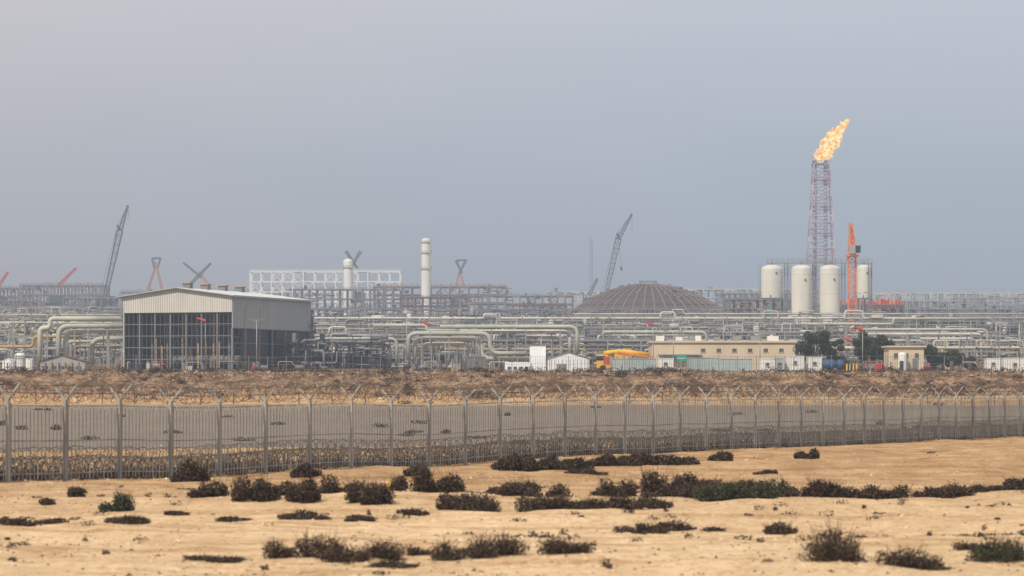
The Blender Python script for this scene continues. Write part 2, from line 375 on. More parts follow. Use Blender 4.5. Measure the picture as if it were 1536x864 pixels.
quadp([P(.2,.2,ez-.35),P(Wd-.2,.2,ez-.35),P(Wd-.2,Ln-.2,ez-.35),P(.2,Ln-.2,ez-.35)],INNER_SHADE)
quadp([P(.1,.1,zb+.35),P(Wd-.1,.1,zb+.35),P(Wd-.1,Ln-.2,zb+.35),P(.1,Ln-.2,zb+.35)],BRCON)
for i in range(48):
    a=Wd*(i+.5)/48; wall(a-.05,-.1,a+.05,-.1,fz,ez+1.3*(1-abs(a-Wd/2)/(Wd/2)),.05,CLADR)
for i in range(56):
    b=Ln*(i+.5)/56; p=P(Wd+.1,b,(sz_+ez)/2); wb.box(p,(.05,.10,ez-sz_-.1),CLADR,yaw)
for sgn in(0,1):
    a0=-.6 if sgn==0 else Wd+.6; z0=ez-.08
    t=[P(a0,-.8,z0+.12),P(Wd/2,-.8,pz+.14),P(Wd/2,Ln+.8,pz+.14),P(a0,Ln+.8,z0+.12)]; quadp(t,ROOF); quadp([p-Vector((0,0,.15)) for p in t],CLADR)
    for i in(0,2): quadp([t[i],t[i+1],t[i+1]-Vector((0,0,.15)),t[i]-Vector((0,0,.15))],CLADR)
    quadp([t[3],t[0],t[0]-Vector((0,0,.3)),t[3]-Vector((0,0,.3))],CLADR)
for b in(4,11,18,25): 
    p=P(Wd/2,b,pz+.5); wb.box(p,(1.4,1.2,.8),GREY,yaw); wb.box(p+Vector((0,0,.5)),(1.8,1.6,.15),OCHRE,yaw)
for i in range(8):
    a=Wd*i/7; wb.beam(P(a,.3,zb),P(a,.3,fz),.24,GREY); wb.beam(P(a,5,zb),P(a,5,fz+1),.26,OCHRE if i in(3,5) else GREY); wb.beam(P(a,11,zb),P(a,11,fz+1),.24,GREY)
for z in np.linspace(zb+2.0,fz,5):
    wb.beam(P(0,.3,z),P(Wd,.3,z),.11,GREY); wb.beam(P(0,11.5,z),P(Wd,11.5,z),.2,GALV)
    wb.beam(P(0,5,z),P(Wd*.4,5,z),.14,GREY)
for i in range(25): wb.beam(P(Wd*i/24,.35,zb+2.2 if 7<i<19 else zb),P(Wd*i/24,.35,fz),.05,GREY)
for i in range(0,7): wb.beam(P(Wd*i/7,11.2,zb),P(Wd*(i+1)/7,11.2,fz),.14,GALV)
for i in range(7): wb.beam(P(Wd,Ln*i/6,zb),P(Wd,Ln*i/6,sz_),.34,GREY)
for z in np.linspace(zb+2.2,sz_,3): wb.beam(P(Wd,0,z),P(Wd,Ln,z),.14,GREY)
random.seed(77)
for a in(5.5,6.6,8.2,10.5,12,13.5,15,17.5): 
    wb.beam(P(a,1.5,zb),P(a,1.5,zb+U(3.5,6)),.24,OCHRE); wb.drum(P(a+1,7,zb+2.0),.7,1.6,GREY)
wb.build('warehouse')
# ------------------------------------------------------------ frames / units / racks
def frame(mb,x0,x1,y0,y1,z0,z1,nx,ny,nz,w,m,br=.3,m2=None,deck=.5):
    XS=np.linspace(x0,x1,nx+1);YS=np.linspace(y0,y1,ny+1);ZS=np.linspace(z0,z1,nz+1)
    for x in XS:
        for y in YS: mb.beam((x,y,z0),(x,y,z1),w,m)
    for z in ZS[1:]:
        for y in YS: mb.beam((x0,y,z),(x1,y,z),w*.9,m)
        for x in XS: mb.beam((x,y0,z),(x,y1,z),w*.8,m)
    for i in range(nx):
        for k in range(nz):
            if R()<br: mb.beam((XS[i],y0,ZS[k]),(XS[i+1],y0,ZS[k+1]),w*.5,m); mb.beam((XS[i+1],y0,ZS[k]),(XS[i],y0,ZS[k+1]),w*.5,m)
            if R()<deck: mb.bx(XS[i],XS[i+1],y0+.1,y1-.1,ZS[k+1]-.12,ZS[k+1]+.06,m2 or m)
PAL=[[GREY,GALV,CREAM,DARK],[GALV,CREAM,GREENISH,BROWN],[GREY,BROWN,PWH,DARK],[GALV,GREENISH,PWH,GREY],[GREY,TAN,CREAM,BROWN],[DARK,GREY,GALV,BROWN],[GREY,GREY,CREAM,DARK]]
def process_unit(cx,cy,w,d,h,pal,name='process_unit',tall=.4,np_=26):
    mb=MB(); z0=min(H(cx-w/2,cy),H(cx+w/2,cy))-.3; nx=max(2,int(w/3.6)); nz=max(2,int(h/2.9)); S,Pm,Q,Dk=pal
    frame(mb,cx-w/2,cx+w/2,cy-d/2,cy+d/2,z0,z0+h,nx,2,nz,.26,S,.3,Dk,.35)
    for k in range(1,nz+1):
        z=z0+h*k/nz+.06
        if R()<.75: mb.rail((cx-w/2,cy-d/2-.1,z),(cx+w/2,cy-d/2-.1,z),S,1.1,1.8,.08)
        for i in range(int(w/4)):
            x=cx+U(-.45,.45)*w;y=cy+U(-.4,.3)*d; q=R()
            if q<.35: mb.drum((x,y,z+1.0),U(.5,.95),U(1.5,3.5),random.choice((Q,Pm,S)))
            elif q<.6: mb.vessel((x,y,z),U(.4,.8),U(1.,2.2),random.choice((Q,Pm)),12)
            elif q<.8: mb.box((x,y,z+.8),(U(.8,2.2),1.2,U(1,1.7)),random.choice((S,Dk,Q)))
    for i in range(np_):
        p=Vector((cx+U(-.5,.5)*w,cy-d/2+U(-1.5,2),z0+U(.5,h)));pts=[p.copy()]
        for t in range(random.randint(2,4)):
            ax='xz'[t%2] if R()<.85 else 'y'
            if ax=='x': p.x=min(cx+w*.7,max(cx-w*.7,p.x+random.choice((-1,1))*U(2,w*.6)))
            elif ax=='z': p.z=min(z0+h*1.1,max(z0+.5,p.z+random.choice((-1,1))*U(1.2,h*.6)))
            else: p.y+=U(1.5,3)
            if (p-pts[-1]).length>.4: pts.append(p.copy())
        if len(pts)>1: mb.pipe(pts,random.choice((.08,.12,.16,.26)),random.choice((Pm,Q,Q,S)),6)
    mb.bx(cx-w/2,cx+w/2,cy,cy+.3,z0,z0+h*.6,random.choice((DARK,BROWN,GREY,DARK)))
    if R()<tall:
        x=cx+U(-.3,.3)*w; hh=h*U(1.05,1.3); mb.vessel((x,cy,z0),U(.5,.9),hh,random.choice((Q,PWH)),12)
    for i in range(3):
        x=cx+U(-.5,.5)*w; mb.beam((x,cy-d/2-2,z0),(x,cy-d/2-2,z0+h*U(1.0,1.25)),.14,S); mb.box((x,cy-d/2-2,z0+h*1.0),(.7,.3,.25),S)
    return mb.build(name)
random.seed(21)
def rank(pxs,D,pytop,w,**k):
    for px in pxs:
        DD=D+U(-18,18); cx=X(px,DD); zt=Z(pytop+U(-6,8),DD); h=max(3.5,zt-H(cx,DD)); process_unit(cx,DD,w*U(.8,1.15),U(6,9),h,random.choice(PAL),**k)
rank([20,75,140],640,498,9); rank([485,530,575],560,510,7); rank(range(640,980,62),610,508,8.5); rank(range(1020,1200,60),640,496,8.5); rank(range(1230,1500,62),650,502,8)
rank([-60,1580,1650,-130],640,500,10)
rank(list(range(-40,190,70))+list(range(460,1560,74)),800,486,13)
rank(list(range(-80,190,88))+list(range(440,1640,92)),1050,478,19,tall=.5)
def rack(pA,pB,DA,DB,tops,width,ps,S=GALV,step=6,name='pipe_rack'):
    mb=MB(); a=Vector((X(pA,DA),DA,0)); b=Vector((X(pB,DB),DB,0)); L=(b-a).length; d=(b-a).normalized(); n=Vector((-d.y,d.x,0)); K=max(1,int(L/step))
    zs=[(Z(t,DA),Z(t,DB)) for t in tops]
    for i in range(K+1):
        f=i/K
        for sg in(-.5,.5):
            p=a.lerp(b,f)+n*width*sg; p.z=H(p.x,p.y)-.3; q=p.copy(); q.z=zs[0][0]*(1-f)+zs[0][1]*f+.5; mb.beam(p,q,.28,S)
        for z in zs:
            p=a.lerp(b,f);p.z=z[0]*(1-f)+z[1]*f-.15; mb.beam(p-n*width*.55,p+n*width*.55,.25,S)
            if i<K:
                q=a.lerp(b,(i+1)/K);q.z=z[0]*(1-(i+1)/K)+z[1]*(i+1)/K-.5
                for sg in(-.5,.5): mb.beam(p+n*width*sg-Vector((0,0,.3)),q+n*width*sg,.16,S)
                if R()<.2: 
                    q2=q.copy(); p2=p.copy(); p2.z-=2.5; mb.beam(p2-n*width*.5,q2-n*width*.5,.12,S)
    for z in zs:
        for j in range(ps):
            r=random.choice((.08,.12,.18,.28)); o=n*width*((j+.5)/ps-.5)*.95; m=random.choice((CREAM,GREENISH,PWH,GALV,GREY,TAN,GREY))
            f0=U(0,.25) if R()<.5 else 0; f1=U(.7,1) if R()<.5 else 1
            p=a+o;q=b+o;p.z=z[0]+r;q.z=z[1]+r; p,q=p.lerp(q,f0),p.lerp(q,f1); pts=[p]; 
            if f0>0: pts=[p-Vector((0,0,U(2,4))),p]
            c=U(.08,.25)
            while c<.9:
                if R()<.5:
                    hh=U(.8,2.0)*random.choice((1,1,-1)); c0=p.lerp(q,c);c1=p.lerp(q,c+min(.06,U(3,6)/L)); pts+=[c0,c0+Vector((0,0,hh)),c1+Vector((0,0,hh)),c1]
                c+=U(.12,.3)
            pts.append(q)
            if f1<1: pts.append(q-Vector((0,0,U(2,4))))
            mb.pipe(pts,r,m,7)
    return mb.build(name)
rack(-60,182,570,575,(486,500),5,6); rack(-80,200,700,720,(474,480),5,5)
rack(455,1010,555,560,(514,526),4,5); rack(440,1240,660,700,(494,505),5,6); rack(430,1580,760,800,(479,488),5,5); rack(990,1580,590,600,(500,512),4,5)
rack(1230,1600,540,545,(524,),3,5); rack(860,1600,900,900,(472,),6,4); rack(-100,180,900,900,(470,),6,4)
def header(D,lst,r,m,name='pipeline'):
    mb=MB()
    for n_,pts in enumerate(lst):
        w=[W(p[0],p[1],D+n_*1.4) for p in pts]; mb.pipe(w,r,m if n_%3 else GREENISH,10,R=r*4)
        for i in range(len(w)-1):
            a,b=w[i],w[i+1]
            if abs(a.z-b.z)<.5:
                k=max(1,int((b-a).length/7))
                for j in range(k+1):
                    p=a.lerp(b,(j+.5)/(k+1)); mb.beam((p.x,p.y,H(p.x,p.y)-.3),(p.x,p.y,p.z-r),.2,GALV); mb.beam((p.x-.5,p.y,p.z-r),(p.x+.5,p.y,p.z-r),.16,GALV)
    return mb.build(name)
header(540,[[(612,545),(612,500),(735,500),(735,530),(790,530)],[(622,545),(622,508),(722,508),(722,538),(800,538)],[(632,545),(632,516),(705,516),(705,545)]],.40,CREAM)
header(548,[[(660,490),(866,490),(866,530)],[(690,497),(855,497),(855,532)],[(790,505),(842,505),(842,534)],[(560,488),(640,488),(640,496),(700,496)]],.36,PWH)
header(545,[[(88,548),(88,489),(185,489)],[(98,548),(98,497),(185,497)],[(60,550),(60,492),(75,492),(75,478),(182,478)],[(138,548),(138,508),(185,508)]],.46,CREAM)
header(560,[[(820,545),(820,512),(975,512)],[(832,545),(832,520),(990,520)],[(905,505),(905,498),(1060,498),(1060,520)]],.32,GREENISH)
header(575,[[(1290,494),(1481,494),(1481,540)],[(1300,501),(1472,501),(1472,540)],[(1380,508),(1462,508),(1462,540)],[(1200,486),(1340,486),(1340,478),(1480,478)]],.26,PWH)
header(535,[[(440,520),(475,520),(475,508),(595,508),(595,550)],[(436,528),(470,528),(470,516),(585,516),(585,550)]],.28,GREY)
header(560,[[(100,540),(100,512),(182,512)],[(110,540),(110,520),(182,520)],[(0,520),(50,520),(50,505),(120,505)]],.30,OCHRE)
for px in(458,505,550): process_unit(X(px,530),530,6,6,Z(512,530)-H(X(px,530),530),[DARK,GREY,GREY,DARK],tall=0,np_=20)
process_unit(X(452,545),545,4,8,Z(470,545)-6,[GREY,GREY,GALV,DARK],tall=0)
# ------------------------------------------------------------ dome tank
mb=MB(); D=1400; cx=X(972,D); Rd=122/F*D; zs=Z(474,D); rise=47/F*D; Rs=(Rd*Rd+rise*rise)/(2*rise)
def dz(r): return math.sqrt(Rs*Rs-r*r)-(Rs-rise)
pr=[(Rd*(1-i/14),dz(Rd*(1-i/14))) for i in range(14)]+[(.05,rise)]
mb.lathe((cx,D,zs),pr,DOMEM,72); g0=H(cx,D)-3
mb.lathe((cx,D,g0),[(Rd-.8,0),(Rd-.8,zs-g0-1.2),(Rd+1,zs-g0-1.2),(Rd+1,zs-g0),(Rd,zs-g0+.01)],BRCON,72)
for j in range(44):
    a=2*math.pi*(j+.3)/44; prev=None
    for i in range(11):
        r=Rd*(1-i/11.5); p=Vector((cx+r*math.cos(a),D+r*math.sin(a),zs+dz(r)+.3))
        if prev is not None: mb.beam(prev,p,.45,RIB)
        prev=p
    p=Vector((cx+(Rd-.2)*math.cos(a),D+(Rd-.2)*math.sin(a),g0)); mb.beam(p,(p.x,p.y,zs-1.2),1.0,CONC)
    mb.beam((p.x,p.y,zs),(p.x,p.y,zs+U(1.2,2.6)),.2,RIB)
for r in(.97,.85,.7,.55,.4,.2):
    r*=Rd; pts=[Vector((cx+r*math.cos(t),D+r*math.sin(t),zs+dz(r)+.35)) for t in np.linspace(0,2*math.pi,73)]
    for i in range(72): mb.beam(pts[i],pts[i+1],.3,BROWN if r<.9*Rd else RIB)
for i in range(20):
    t=2*math.pi*i/20;t2=2*math.pi*(i+1)/20; mb.beam((cx+4*math.cos(t),D+4*math.sin(t),zs+rise+.2),(cx+4*math.cos(t),D+4*math.sin(t),zs+rise+1.6),.2,RIB); mb.beam((cx+4*math.cos(t),D+4*math.sin(t),zs+rise+1.6),(cx+4*math.cos(t2),D+4*math.sin(t2),zs+rise+1.6),.2,RIB)
for i in range(60):
    t=U(0,6.28);r=Rd*U(.2,.95); mb.box((cx+r*math.cos(t),D+r*math.sin(t),zs+dz(r)+.6),(U(.5,2),U(.5,2),U(.5,1.4)),random.choice((BROWN,RIB,DARK)))
mb.build('domed_storage_tank')
# ------------------------------------------------------------ process vessels
for px,w,pt,pb,D in((1158,33,397,447,1060),(1202,30,397,488,1000),(1245,31,397,486,1000),(1296,22,397,447,1060)):
    mb=MB();x=X(px,D);r=w/2/F*D; z0=Z(pb,D);z1=Z(pt,D); hd=r*.45; mb.vessel((x,D,z0),r,z1-z0-hd,VESS,28,.45); mb.lathe((x,D,z0),[(.05,-.6),(r*.8,-.4),(r,.01)],VESS,28)
    g=H(x,D)-.5
    for a in range(6):
        t=a*math.pi/3+.3; mb.beam((x+r*.95*math.cos(t),D+r*.95*math.sin(t),g),(x+r*.95*math.cos(t),D+r*.95*math.sin(t),z0+1),.5,GREY)
    for f in(.2,.55,.9): mb.lathe((x,D,z0+(z1-z0-hd)*f),[(r+.01,0),(r+.04,.05),(r+.04,.15),(r+.01,.2)],VESS,28)
    mb.beam((x,D,z1-.1),(x,D,z1+1.2),.6,GREY,8); mb.beam((x-r-.3,D-.5,g),(x-r-.3,D-.5,z1),.12,GREY); mb.beam((x-r-.8,D-.5,g),(x-r-.8,D-.5,z1),.12,GREY)
    mb.beam((x-r-.3,D-.5,z0+2),(x-r,D-.3,z0+2),.1,GREY); mb.drum((x+r*.3,D-r,z0+(z1-z0)*.75),.35,.2,GREY,'y')
    mb.build('storage_vessel')
mb=MB(); za=Z(394,1030)
mb.bx(X(1150,1030),X(1308,1030),1028,1030,za-.25,za,GALV); mb.rail((X(1150,1030),1028,za),(X(1308,1030),1028,za),GALV,1.2,1.8,.14)
for px in(1180,1222,1266,1306): mb.lattice((X(px,1030),1032,H(X(px,1030),1032)),(X(px,1030),1032,za),1.2,1.2,14,GREY,.16)
mb.build('access_walkway')
def conblock(p0,p1,t,D,dep,nx,nz,mm,name='construction_frame',w=.6,deck=.7,m2=None,br=.15,scaf=True):
    mb=MB();x0,x1=X(p0,D),X(p1,D);z1=Z(t,D);z0=H((x0+x1)/2,D)-1.5; frame(mb,x0,x1,D,D+dep,z0,z1,nx,2,nz,w,mm,br,m2,deck)
    s=D/F
    for i in range(int((p1-p0)*.6)):
        x=U(x0,x1); 
        if R()<.5: mb.beam((x,D+U(0,dep),z1),(x,D+.1,z1+U(.5,4)*s*1.6),.28*s,mm)
        if scaf:
            z=U(z0,z1); l=U(2,9)*s*2; mb.beam((x,D-.5,z),(x+l,D-.5,z),U(.5,1.4)*s,random.choice((mm,GALV,BRCON,GREY,DARK)))
            if R()<.45: mb.bx(x,x+U(2,6)*s,D+.2,D+2,z,z+U(2,7)*s,random.choice((mm,BRCON,GREY,DARK,DARK,BROWN)))
    mb.rail((x0,D,z1),(x1,D,z1),mm,2.2*s*1.4,5*s,.35*s); return mb.build(name)
conblock(1092,1188,449,1150,14,8,5,BRCON,deck=.95,m2=BROWN); conblock(1225,1356,458,1120,12,10,4,BRCON,deck=.9,m2=BROWN)
mb=MB(); D=1110
for i in range(20):
    x=X(1246+i*5.4,D); z=Z(456,D); mb.bx(x,x+1.25,D,D+1.2,z,z+U(.6,2.0),random.choice((RED,RED,ORANGE,BROWN))); mb.beam((x,D-.2,z-2),(x,D-.2,z+U(2,3.5)),.2,RED)
mb.bx(X(1246,D),X(1356,D),D+.2,D+8,Z(462,D),Z(457,D),BROWN); mb.build('formwork')
random.seed(5)
conblock(30,156,428,1900,25,12,5,BRCON,m2=BROWN,w=.8); conblock(-60,40,432,1950,25,9,5,BRCON,m2=GREY,w=.8)
conblock(95,180,447,1500,16,9,4,GREY,w=.5,m2=DARK); conblock(-60,60,452,1500,16,9,4,BRCON,w=.5)
conblock(375,600,407,1800,14,14,6,WHITE,deck=.12,br=.45,w=.7,scaf=False,name='steel_framework')
conblock(440,600,434,1500,14,14,5,GREY,deck=.4,m2=BROWN,w=.5); conblock(560,760,430,1700,22,14,6,BRCON,m2=BROWN,w=.7); conblock(600,700,446,1350,14,9,5,BROWN,w=.5)
conblock(700,860,444,1600,20,14,5,BRCON,m2=BROWN,w=.6); conblock(760,850,458,1300,12,9,4,BROWN,w=.45)
conblock(820,1010,438,2300,25,20,5,CREAM,m2=BRCON,w=.8); conblock(1000,1240,434,2200,25,22,5,CREAM,deck=.5,w=.8,m2=BRCON); conblock(1080,1200,440,1900,25,14,5,GREY,w=.7)
conblock(1300,1620,440,2100,25,30,5,CREAM,deck=.4,m2=GALV,w=.8); conblock(1350,1480,452,1500,14,14,4,GALV,deck=.3,w=.4,m2=BROWN); conblock(1440,1640,447,1650,14,20,5,GALV,deck=.3,w=.5,m2=BRCON)
conblock(180,440,438,2300,25,24,5,BRCON,m2=GREY,w=.8); conblock(-120,460,462,1250,16,50,4,GALV,deck=.3,m2=BROWN,w=.4); conblock(440,1640,464,1200,14,100,4,GREY,deck=.45,m2=BROWN,w=.4)
def column(px,w,pt,D,bands,name='distillation_column'):
    mb=MB();x=X(px,D);r=w/2/F*D;z0=H(x,D)-1;z1=Z(pt,D); mb.vessel((x,D,z0),r,z1-z0-r*.7,WHITE,22,.7)
    for pb in bands:
        z=Z(pb,D); mb.lathe((x,D,z),[(r,0),(r*1.22,.02),(r*1.22,.3),(r,.32)],CREAM,22)
        for j in range(14):
            t=2*math.pi*j/14; c=Vector((x+r*1.2*math.cos(t),D+r*1.2*math.sin(t),z)); t2=t+2*math.pi/14
            mb.beam(c,c+Vector((0,0,1.3)),.14,CREAM); mb.beam(c+Vector((0,0,1.3)),Vector((x+r*1.2*math.cos(t2),D+r*1.2*math.sin(t2),z+1.3)),.14,CREAM)
    mb.pipe([(x+r*.7,D-r*.7,z1-r),(x+r*.9,D-r*.9,z1-r),(x+r*.9,D-r*.9,z0)],.22,CREAM,6); mb.beam((x-r,D-r*.5,z0),(x-r,D-r*.5,z1-2),.2,CREAM); mb.build(name)
column(639,15,357,1650,(364,380,404)); column(522,15,388,1550,(402,)); 
# ------------------------------------------------------------ cranes
def crane_boom(mb,pts,D,ws,m,ms=None):
    for i in range(len(pts)-1):
        a=W(*pts[i],D);b=W(*pts[i+1],D);L=(b-a).length; s=D/F; w0,w1=ws[i]
        mb.lattice(a,b,w0*s,w1*s,max(3,int(L/((w0+w1)/2*s)/1.1)),(ms[i] if ms else m),.9*s,.55*s)
def crawler(mb,px,py,D,m):
    c=W(px,py,D); z=H(c.x,D)
    mb.box((c.x,D,c.z-1),(9,6,4),m); mb.box((c.x+5,D,c.z-1.4),(3,5,3),DARK)
    for sg in(-4,4):
        mb.box((c.x,D+sg,c.z-4.2),(11,1.6,2),BLACK); mb.drum((c.x-5.5,D+sg,c.z-4.2),1.0,.1,BLACK,'y'); mb.drum((c.x+5.5,D+sg,c.z-4.2),1.0,.1,BLACK,'y')
    mb.bx(c.x-8,c.x+8,D-7,D+7,z-1,c.z-5.25,CONC)
def cable(mb,a,b,D,t=.5): mb.beam(W(*a,D),W(*b,D),t*D/F,DARK,3)
CR=mat('crane_grey_blue',(.06,.07,.085))
mb=MB();D=1650; crawler(mb,158,447,D,CR); crane_boom(mb,[(158,444),(180,346),(192,308)],D,[(5,8),(6,2)],CR); crane_boom(mb,[(180,346),(176,338)],D,[(3,2)],CR)
cable(mb,(192,308),(176,338),D);cable(mb,(176,338),(150,444),D);cable(mb,(192,308),(194,330),D); mb.build('crawler_crane')
mb=MB();D=1650; crawler(mb,909,447,D,CR); crane_boom(mb,[(909,440),(928,358),(948,321)],D,[(5,8),(6,2)],CR); crane_boom(mb,[(928,358),(926,350)],D,[(4,2)],CR)
cable(mb,(948,321),(925,350),D);cable(mb,(925,350),(902,440),D);cable(mb,(948,321),(948,345),D);cable(mb,(928,358),(932,400),D);mb.box(W(932,403,D),(1,1,2),DARK); mb.build('crawler_crane')
mb=MB();D=1750; crawler(mb,886,449,D,CR); crane_boom(mb,[(884,443),(896,418)],D,[(4,3)],CR); mb.build('crawler_crane')
OR2=mat('faded_orange_paint',(.50,.20,.12)); TL2=mat('crane_teal',(.04,.14,.15))
def lcr(parts,base,D,cm=None):
    mb=MB(); crawler(mb,base[0],base[1],D,cm or CR)
    for a,b,w,m in parts: crane_boom(mb,[a,b],D,[(w,w*.6)],m)
    cable(mb,parts[0][0],parts[0][1],D); mb.build('lattice_boom_crane')
lcr([((222,434),(235,396),3,OR2),((243,434),(233,392),3,OR2),((232,402),(228,388),3,TL2),((228,388),(241,387),2,TL2),((241,387),(236,404),2,TL2)],(232,446),1900)
lcr([((284,428),(316,395),4,TL2),((302,416),(275,394),3,TL2),((318,436),(299,408),4,OR2)],(300,446),1900)
lcr([((519,377),(536,402),4,CR),((541,377),(526,402),4,CR)],(530,440),1700)
lcr([((684,391),(693,410),3,TL2),((699,390),(688,412),3,TL2),((688,412),(684,430),3,OR2),((690,410),(697,430),3,OR2),((684,391),(699,390),2,TL2)],(690,446),1850)
lcr([((88,428),(114,402),4,RED)],(86,446),1750); lcr([((-4,432),(12,408),4,RED)],(-8,446),1750)
mb=MB(); D=3600; x=X(887,D); mb.lattice((x,D,H(x,D)),(x,D,Z(358,D)),5,2.5,20,GREY,.6,.4); mb.build('radio_mast')
mb=MB();D=950;x=X(1278,D);s=D/F; z0=H(x,D)-.5; zt=Z(385,D)
mb.lattice((x,D,z0),(x,D,zt),2.3,2.3,18,ORANGE,.32,.17); mb.box((x,D,z0+.3),(6,6,1.2),CONC)
mb.bx(x-1.9,x+1.9,D-1.9,D+1.9,zt,zt+.5,ORANGE); mb.rail((x-1.9,D-1.9,zt+.5),(x+1.9,D-1.9,zt+.5),ORANGE,1.1,1,.1)
mb.lathe((x,D,zt+.5),[(1.3,0),(1.3,1.2),(.05,1.2)],ORANGE,16); mb.bx(x+.9,x+2.5,D-2.2,D-.4,zt+1.2,zt+3.4,GLASS); mb.bx(x+.85,x+2.55,D-2.3,D-.35,zt+3.41,zt+3.6,ORANGE)
mb.lattice((x,D,zt+1.7),(x-.3,D,Z(340,D)),2.2,.9,7,ORANGE,.32,.18); mb.lattice((x+.3,D+1,zt+2.5),(x+4,D+34,zt+9),1.5,1.2,18,ORANGE,.22,.13)
mb.lattice((x,D-1,zt+2.2),(x-1.5,D-13,zt+2.4),1.5,1.5,8,ORANGE,.25,.15); mb.box((x-1.4,D-12,zt+1.7),(1.9,2.5,2.6),CONC)
mb.beam((x-.3,D,Z(340,D)),(x+3.2,D+26,zt+8.3),.12,DARK);mb.beam((x-.3,D,Z(340,D)),(x-1.4,D-12,zt+3),.12,DARK); mb.box((x-.3,D,Z(338,D)),(1.4,1.2,1.2),ORANGE); mb.beam((x-.3,D,Z(338,D)),(x-.3,D,Z(332,D)),.2,ORANGE)
mb.build('tower_crane')
# ------------------------------------------------------------ flare
mb=MB();D=2000;x=X(1231,D); FW=mat('flare_white',(.52,.47,.50))
z0=H(x,D)-2;zm=Z(392,D);zt=Z(246,D)
mb.lattice((x-.5,D,z0),(x,D,zm),26,17.5,4,PINK,1.0,.6); mb.lattice((x,D,zm),(x+.3,D,zt),17.5,10.5,15,PINK,.7,.4,FW)
FP=mat('flare_pipe',(.33,.28,.33))
for dx in(-3.9,3.2): 
    mb.beam((x+dx,D,z0),(x+dx,D,Z(242,D)),2.7,FP,12); mb.beam((x+dx,D,Z(248,D)),(x+dx,D,Z(241,D)),3.2,DARK,12)
for py in(270,310,350): mb.box((x,D,Z(py,D)),(11+(py-246)*.045,8,.3),FP)
mb.bx(x-6,x+6,D-5,D+5,zt-.5,zt,FP); mb.rail((x-6,D-5,zt),(x+6,D-5,zt),FP,2,2,.3); mb.build('flare_stack')
fm=bpy.data.materials.new('flame'); fm.use_nodes=True; nt=fm.node_tree;N=nt.nodes;K=nt.links; N.remove(N['Principled BSDF']); out=N['Material Output']
g=N.new('ShaderNodeNewGeometry');n=N.new('ShaderNodeTexNoise');n.inputs['Scale'].default_value=.38;n.inputs['Detail'].default_value=5;K.new(g.outputs['Position'],n.inputs[0])
r=N.new('ShaderNodeValToRGB');e=r.color_ramp.elements;e[0].position=.36;e[0].color=(.88,.36,.15,1);e[1].position=.58;e[1].color=(1,.86,.52,1);m_=e.new(.47);m_.color=(1,.60,.27,1);K.new(n.outputs['Fac'],r.inputs[0])
em=N.new('ShaderNodeEmission');em.inputs[1].default_value=1.1;K.new(r.outputs[0],em.inputs[0]);tr=N.new('ShaderNodeBsdfTransparent')
n2=N.new('ShaderNodeTexNoise');n2.inputs['Scale'].default_value=.42;n2.inputs['Detail'].default_value=5;mp=N.new('ShaderNodeMapping');mp.inputs['Location'].default_value=(50,9,3);K.new(g.outputs['Position'],mp.inputs[0]);K.new(mp.outputs[0],n2.inputs[0])
r2=N.new('ShaderNodeValToRGB');r2.color_ramp.elements[0].position=.43;r2.color_ramp.elements[1].position=.58;r2.color_ramp.elements[1].color=(.92,.92,.92,1);K.new(n2.outputs['Fac'],r2.inputs[0])
mx=N.new('ShaderNodeMixShader');K.new(r2.outputs[0],mx.inputs[0]);K.new(tr.outputs[0],mx.inputs[1]);K.new(em.outputs[0],mx.inputs[2]);K.new(mx.outputs[0],out.inputs[0]); fm.cycles.emission_sampling='NONE'
mb=MB(); random.seed(3)
def blob(mb,c,r,el,fm):
    k=len(mb.v);nu,nw=20,14; ax=Vector((.45,0,.9)).normalized()
    for j in range(nw+1):
        ph=math.pi*j/nw
        for i in range(nu):
            t=2*math.pi*i/nu; d=Vector((math.sin(ph)*math.cos(t),math.sin(ph)*math.sin(t),math.cos(ph)))
            q=1+.85*mn.noise(Vector(c)*.3+d*1.6)+.5*mn.noise(Vector(c)+d*4.5); p=d*r*q; p+=ax*(p.dot(ax))*(el-1); mb.v.append((Vector(c)+p)[:])
    for j in range(nw):
        for i in range(nu): a=k+j*nu+i;b=k+j*nu+(i+1)%nu; mb.face([a,b,b+nu,a+nu],fm,True)
for px,py,r,el in((1229,239,2.2,1.1),(1236,238,2.5,1.0),(1233,231,3.7,1.2),(1243,229,3.3,1.3),(1240,220,4.2,1.2),(1251,216,3.5,1.3),(1246,208,3.8,1.3),(1256,205,3.0,1.4),(1258,197,2.7,1.5),(1249,200,2.0,1.7),(1264,192,2.0,1.7),(1268,185,1.4,1.8),(1261,187,1.2,1.7),(1272,183,.8,1.9),(1226,232,1.5,1.3),(1233,215,1.2,1.7)):
    blob(mb,W(px,py,D+U(-2,2)),r,el,fm)
mb.build('flare_flame')
# ------------------------------------------------------------ buildings near perimeter
def windows(mb,x0,x1,y,z,w,h,n):
    for i in range(n):
        x=x0+(x1-x0)*(i+.5)/n; mb.bx(x-w/2,x+w/2,y-.05,y+.1,z,z+h,WIN); mb.bx(x-w/2-.08,x+w/2+.08,y-.09,y+.0,z-.12,z-.01,CONC)
mb=MB();D=485;x0,x1=X(978,D),X(1193,D);zb=H(x0,D)-.3;zt=Z(514,D)
mb.bx(x0,x1,D,D+12,zb,zt,STUCCO); mb.bx(x0-.3,x1+.3,D-.3,D+12.3,zt+.003,zt+.3,STUCCO); windows(mb,x0+7,x1-1,D,zt-1.5,.7,.55,6)
mb.bx(x0+1,x0+8,D-1.6,D-.0,zb+2.7,zb+2.9,CONC)
for xx in(x0+1.2,x0+4.5,x0+7.8): mb.beam((xx,D-1.5,zb),(xx,D-1.5,zb+2.7),.15,GREY)
for i in range(7): mb.box((x0+1.5+i*3.1,D+4,zt+.7),(U(.8,1.6),.9,U(.6,1.0)),random.choice((WHITE,GALV,WHITE)))
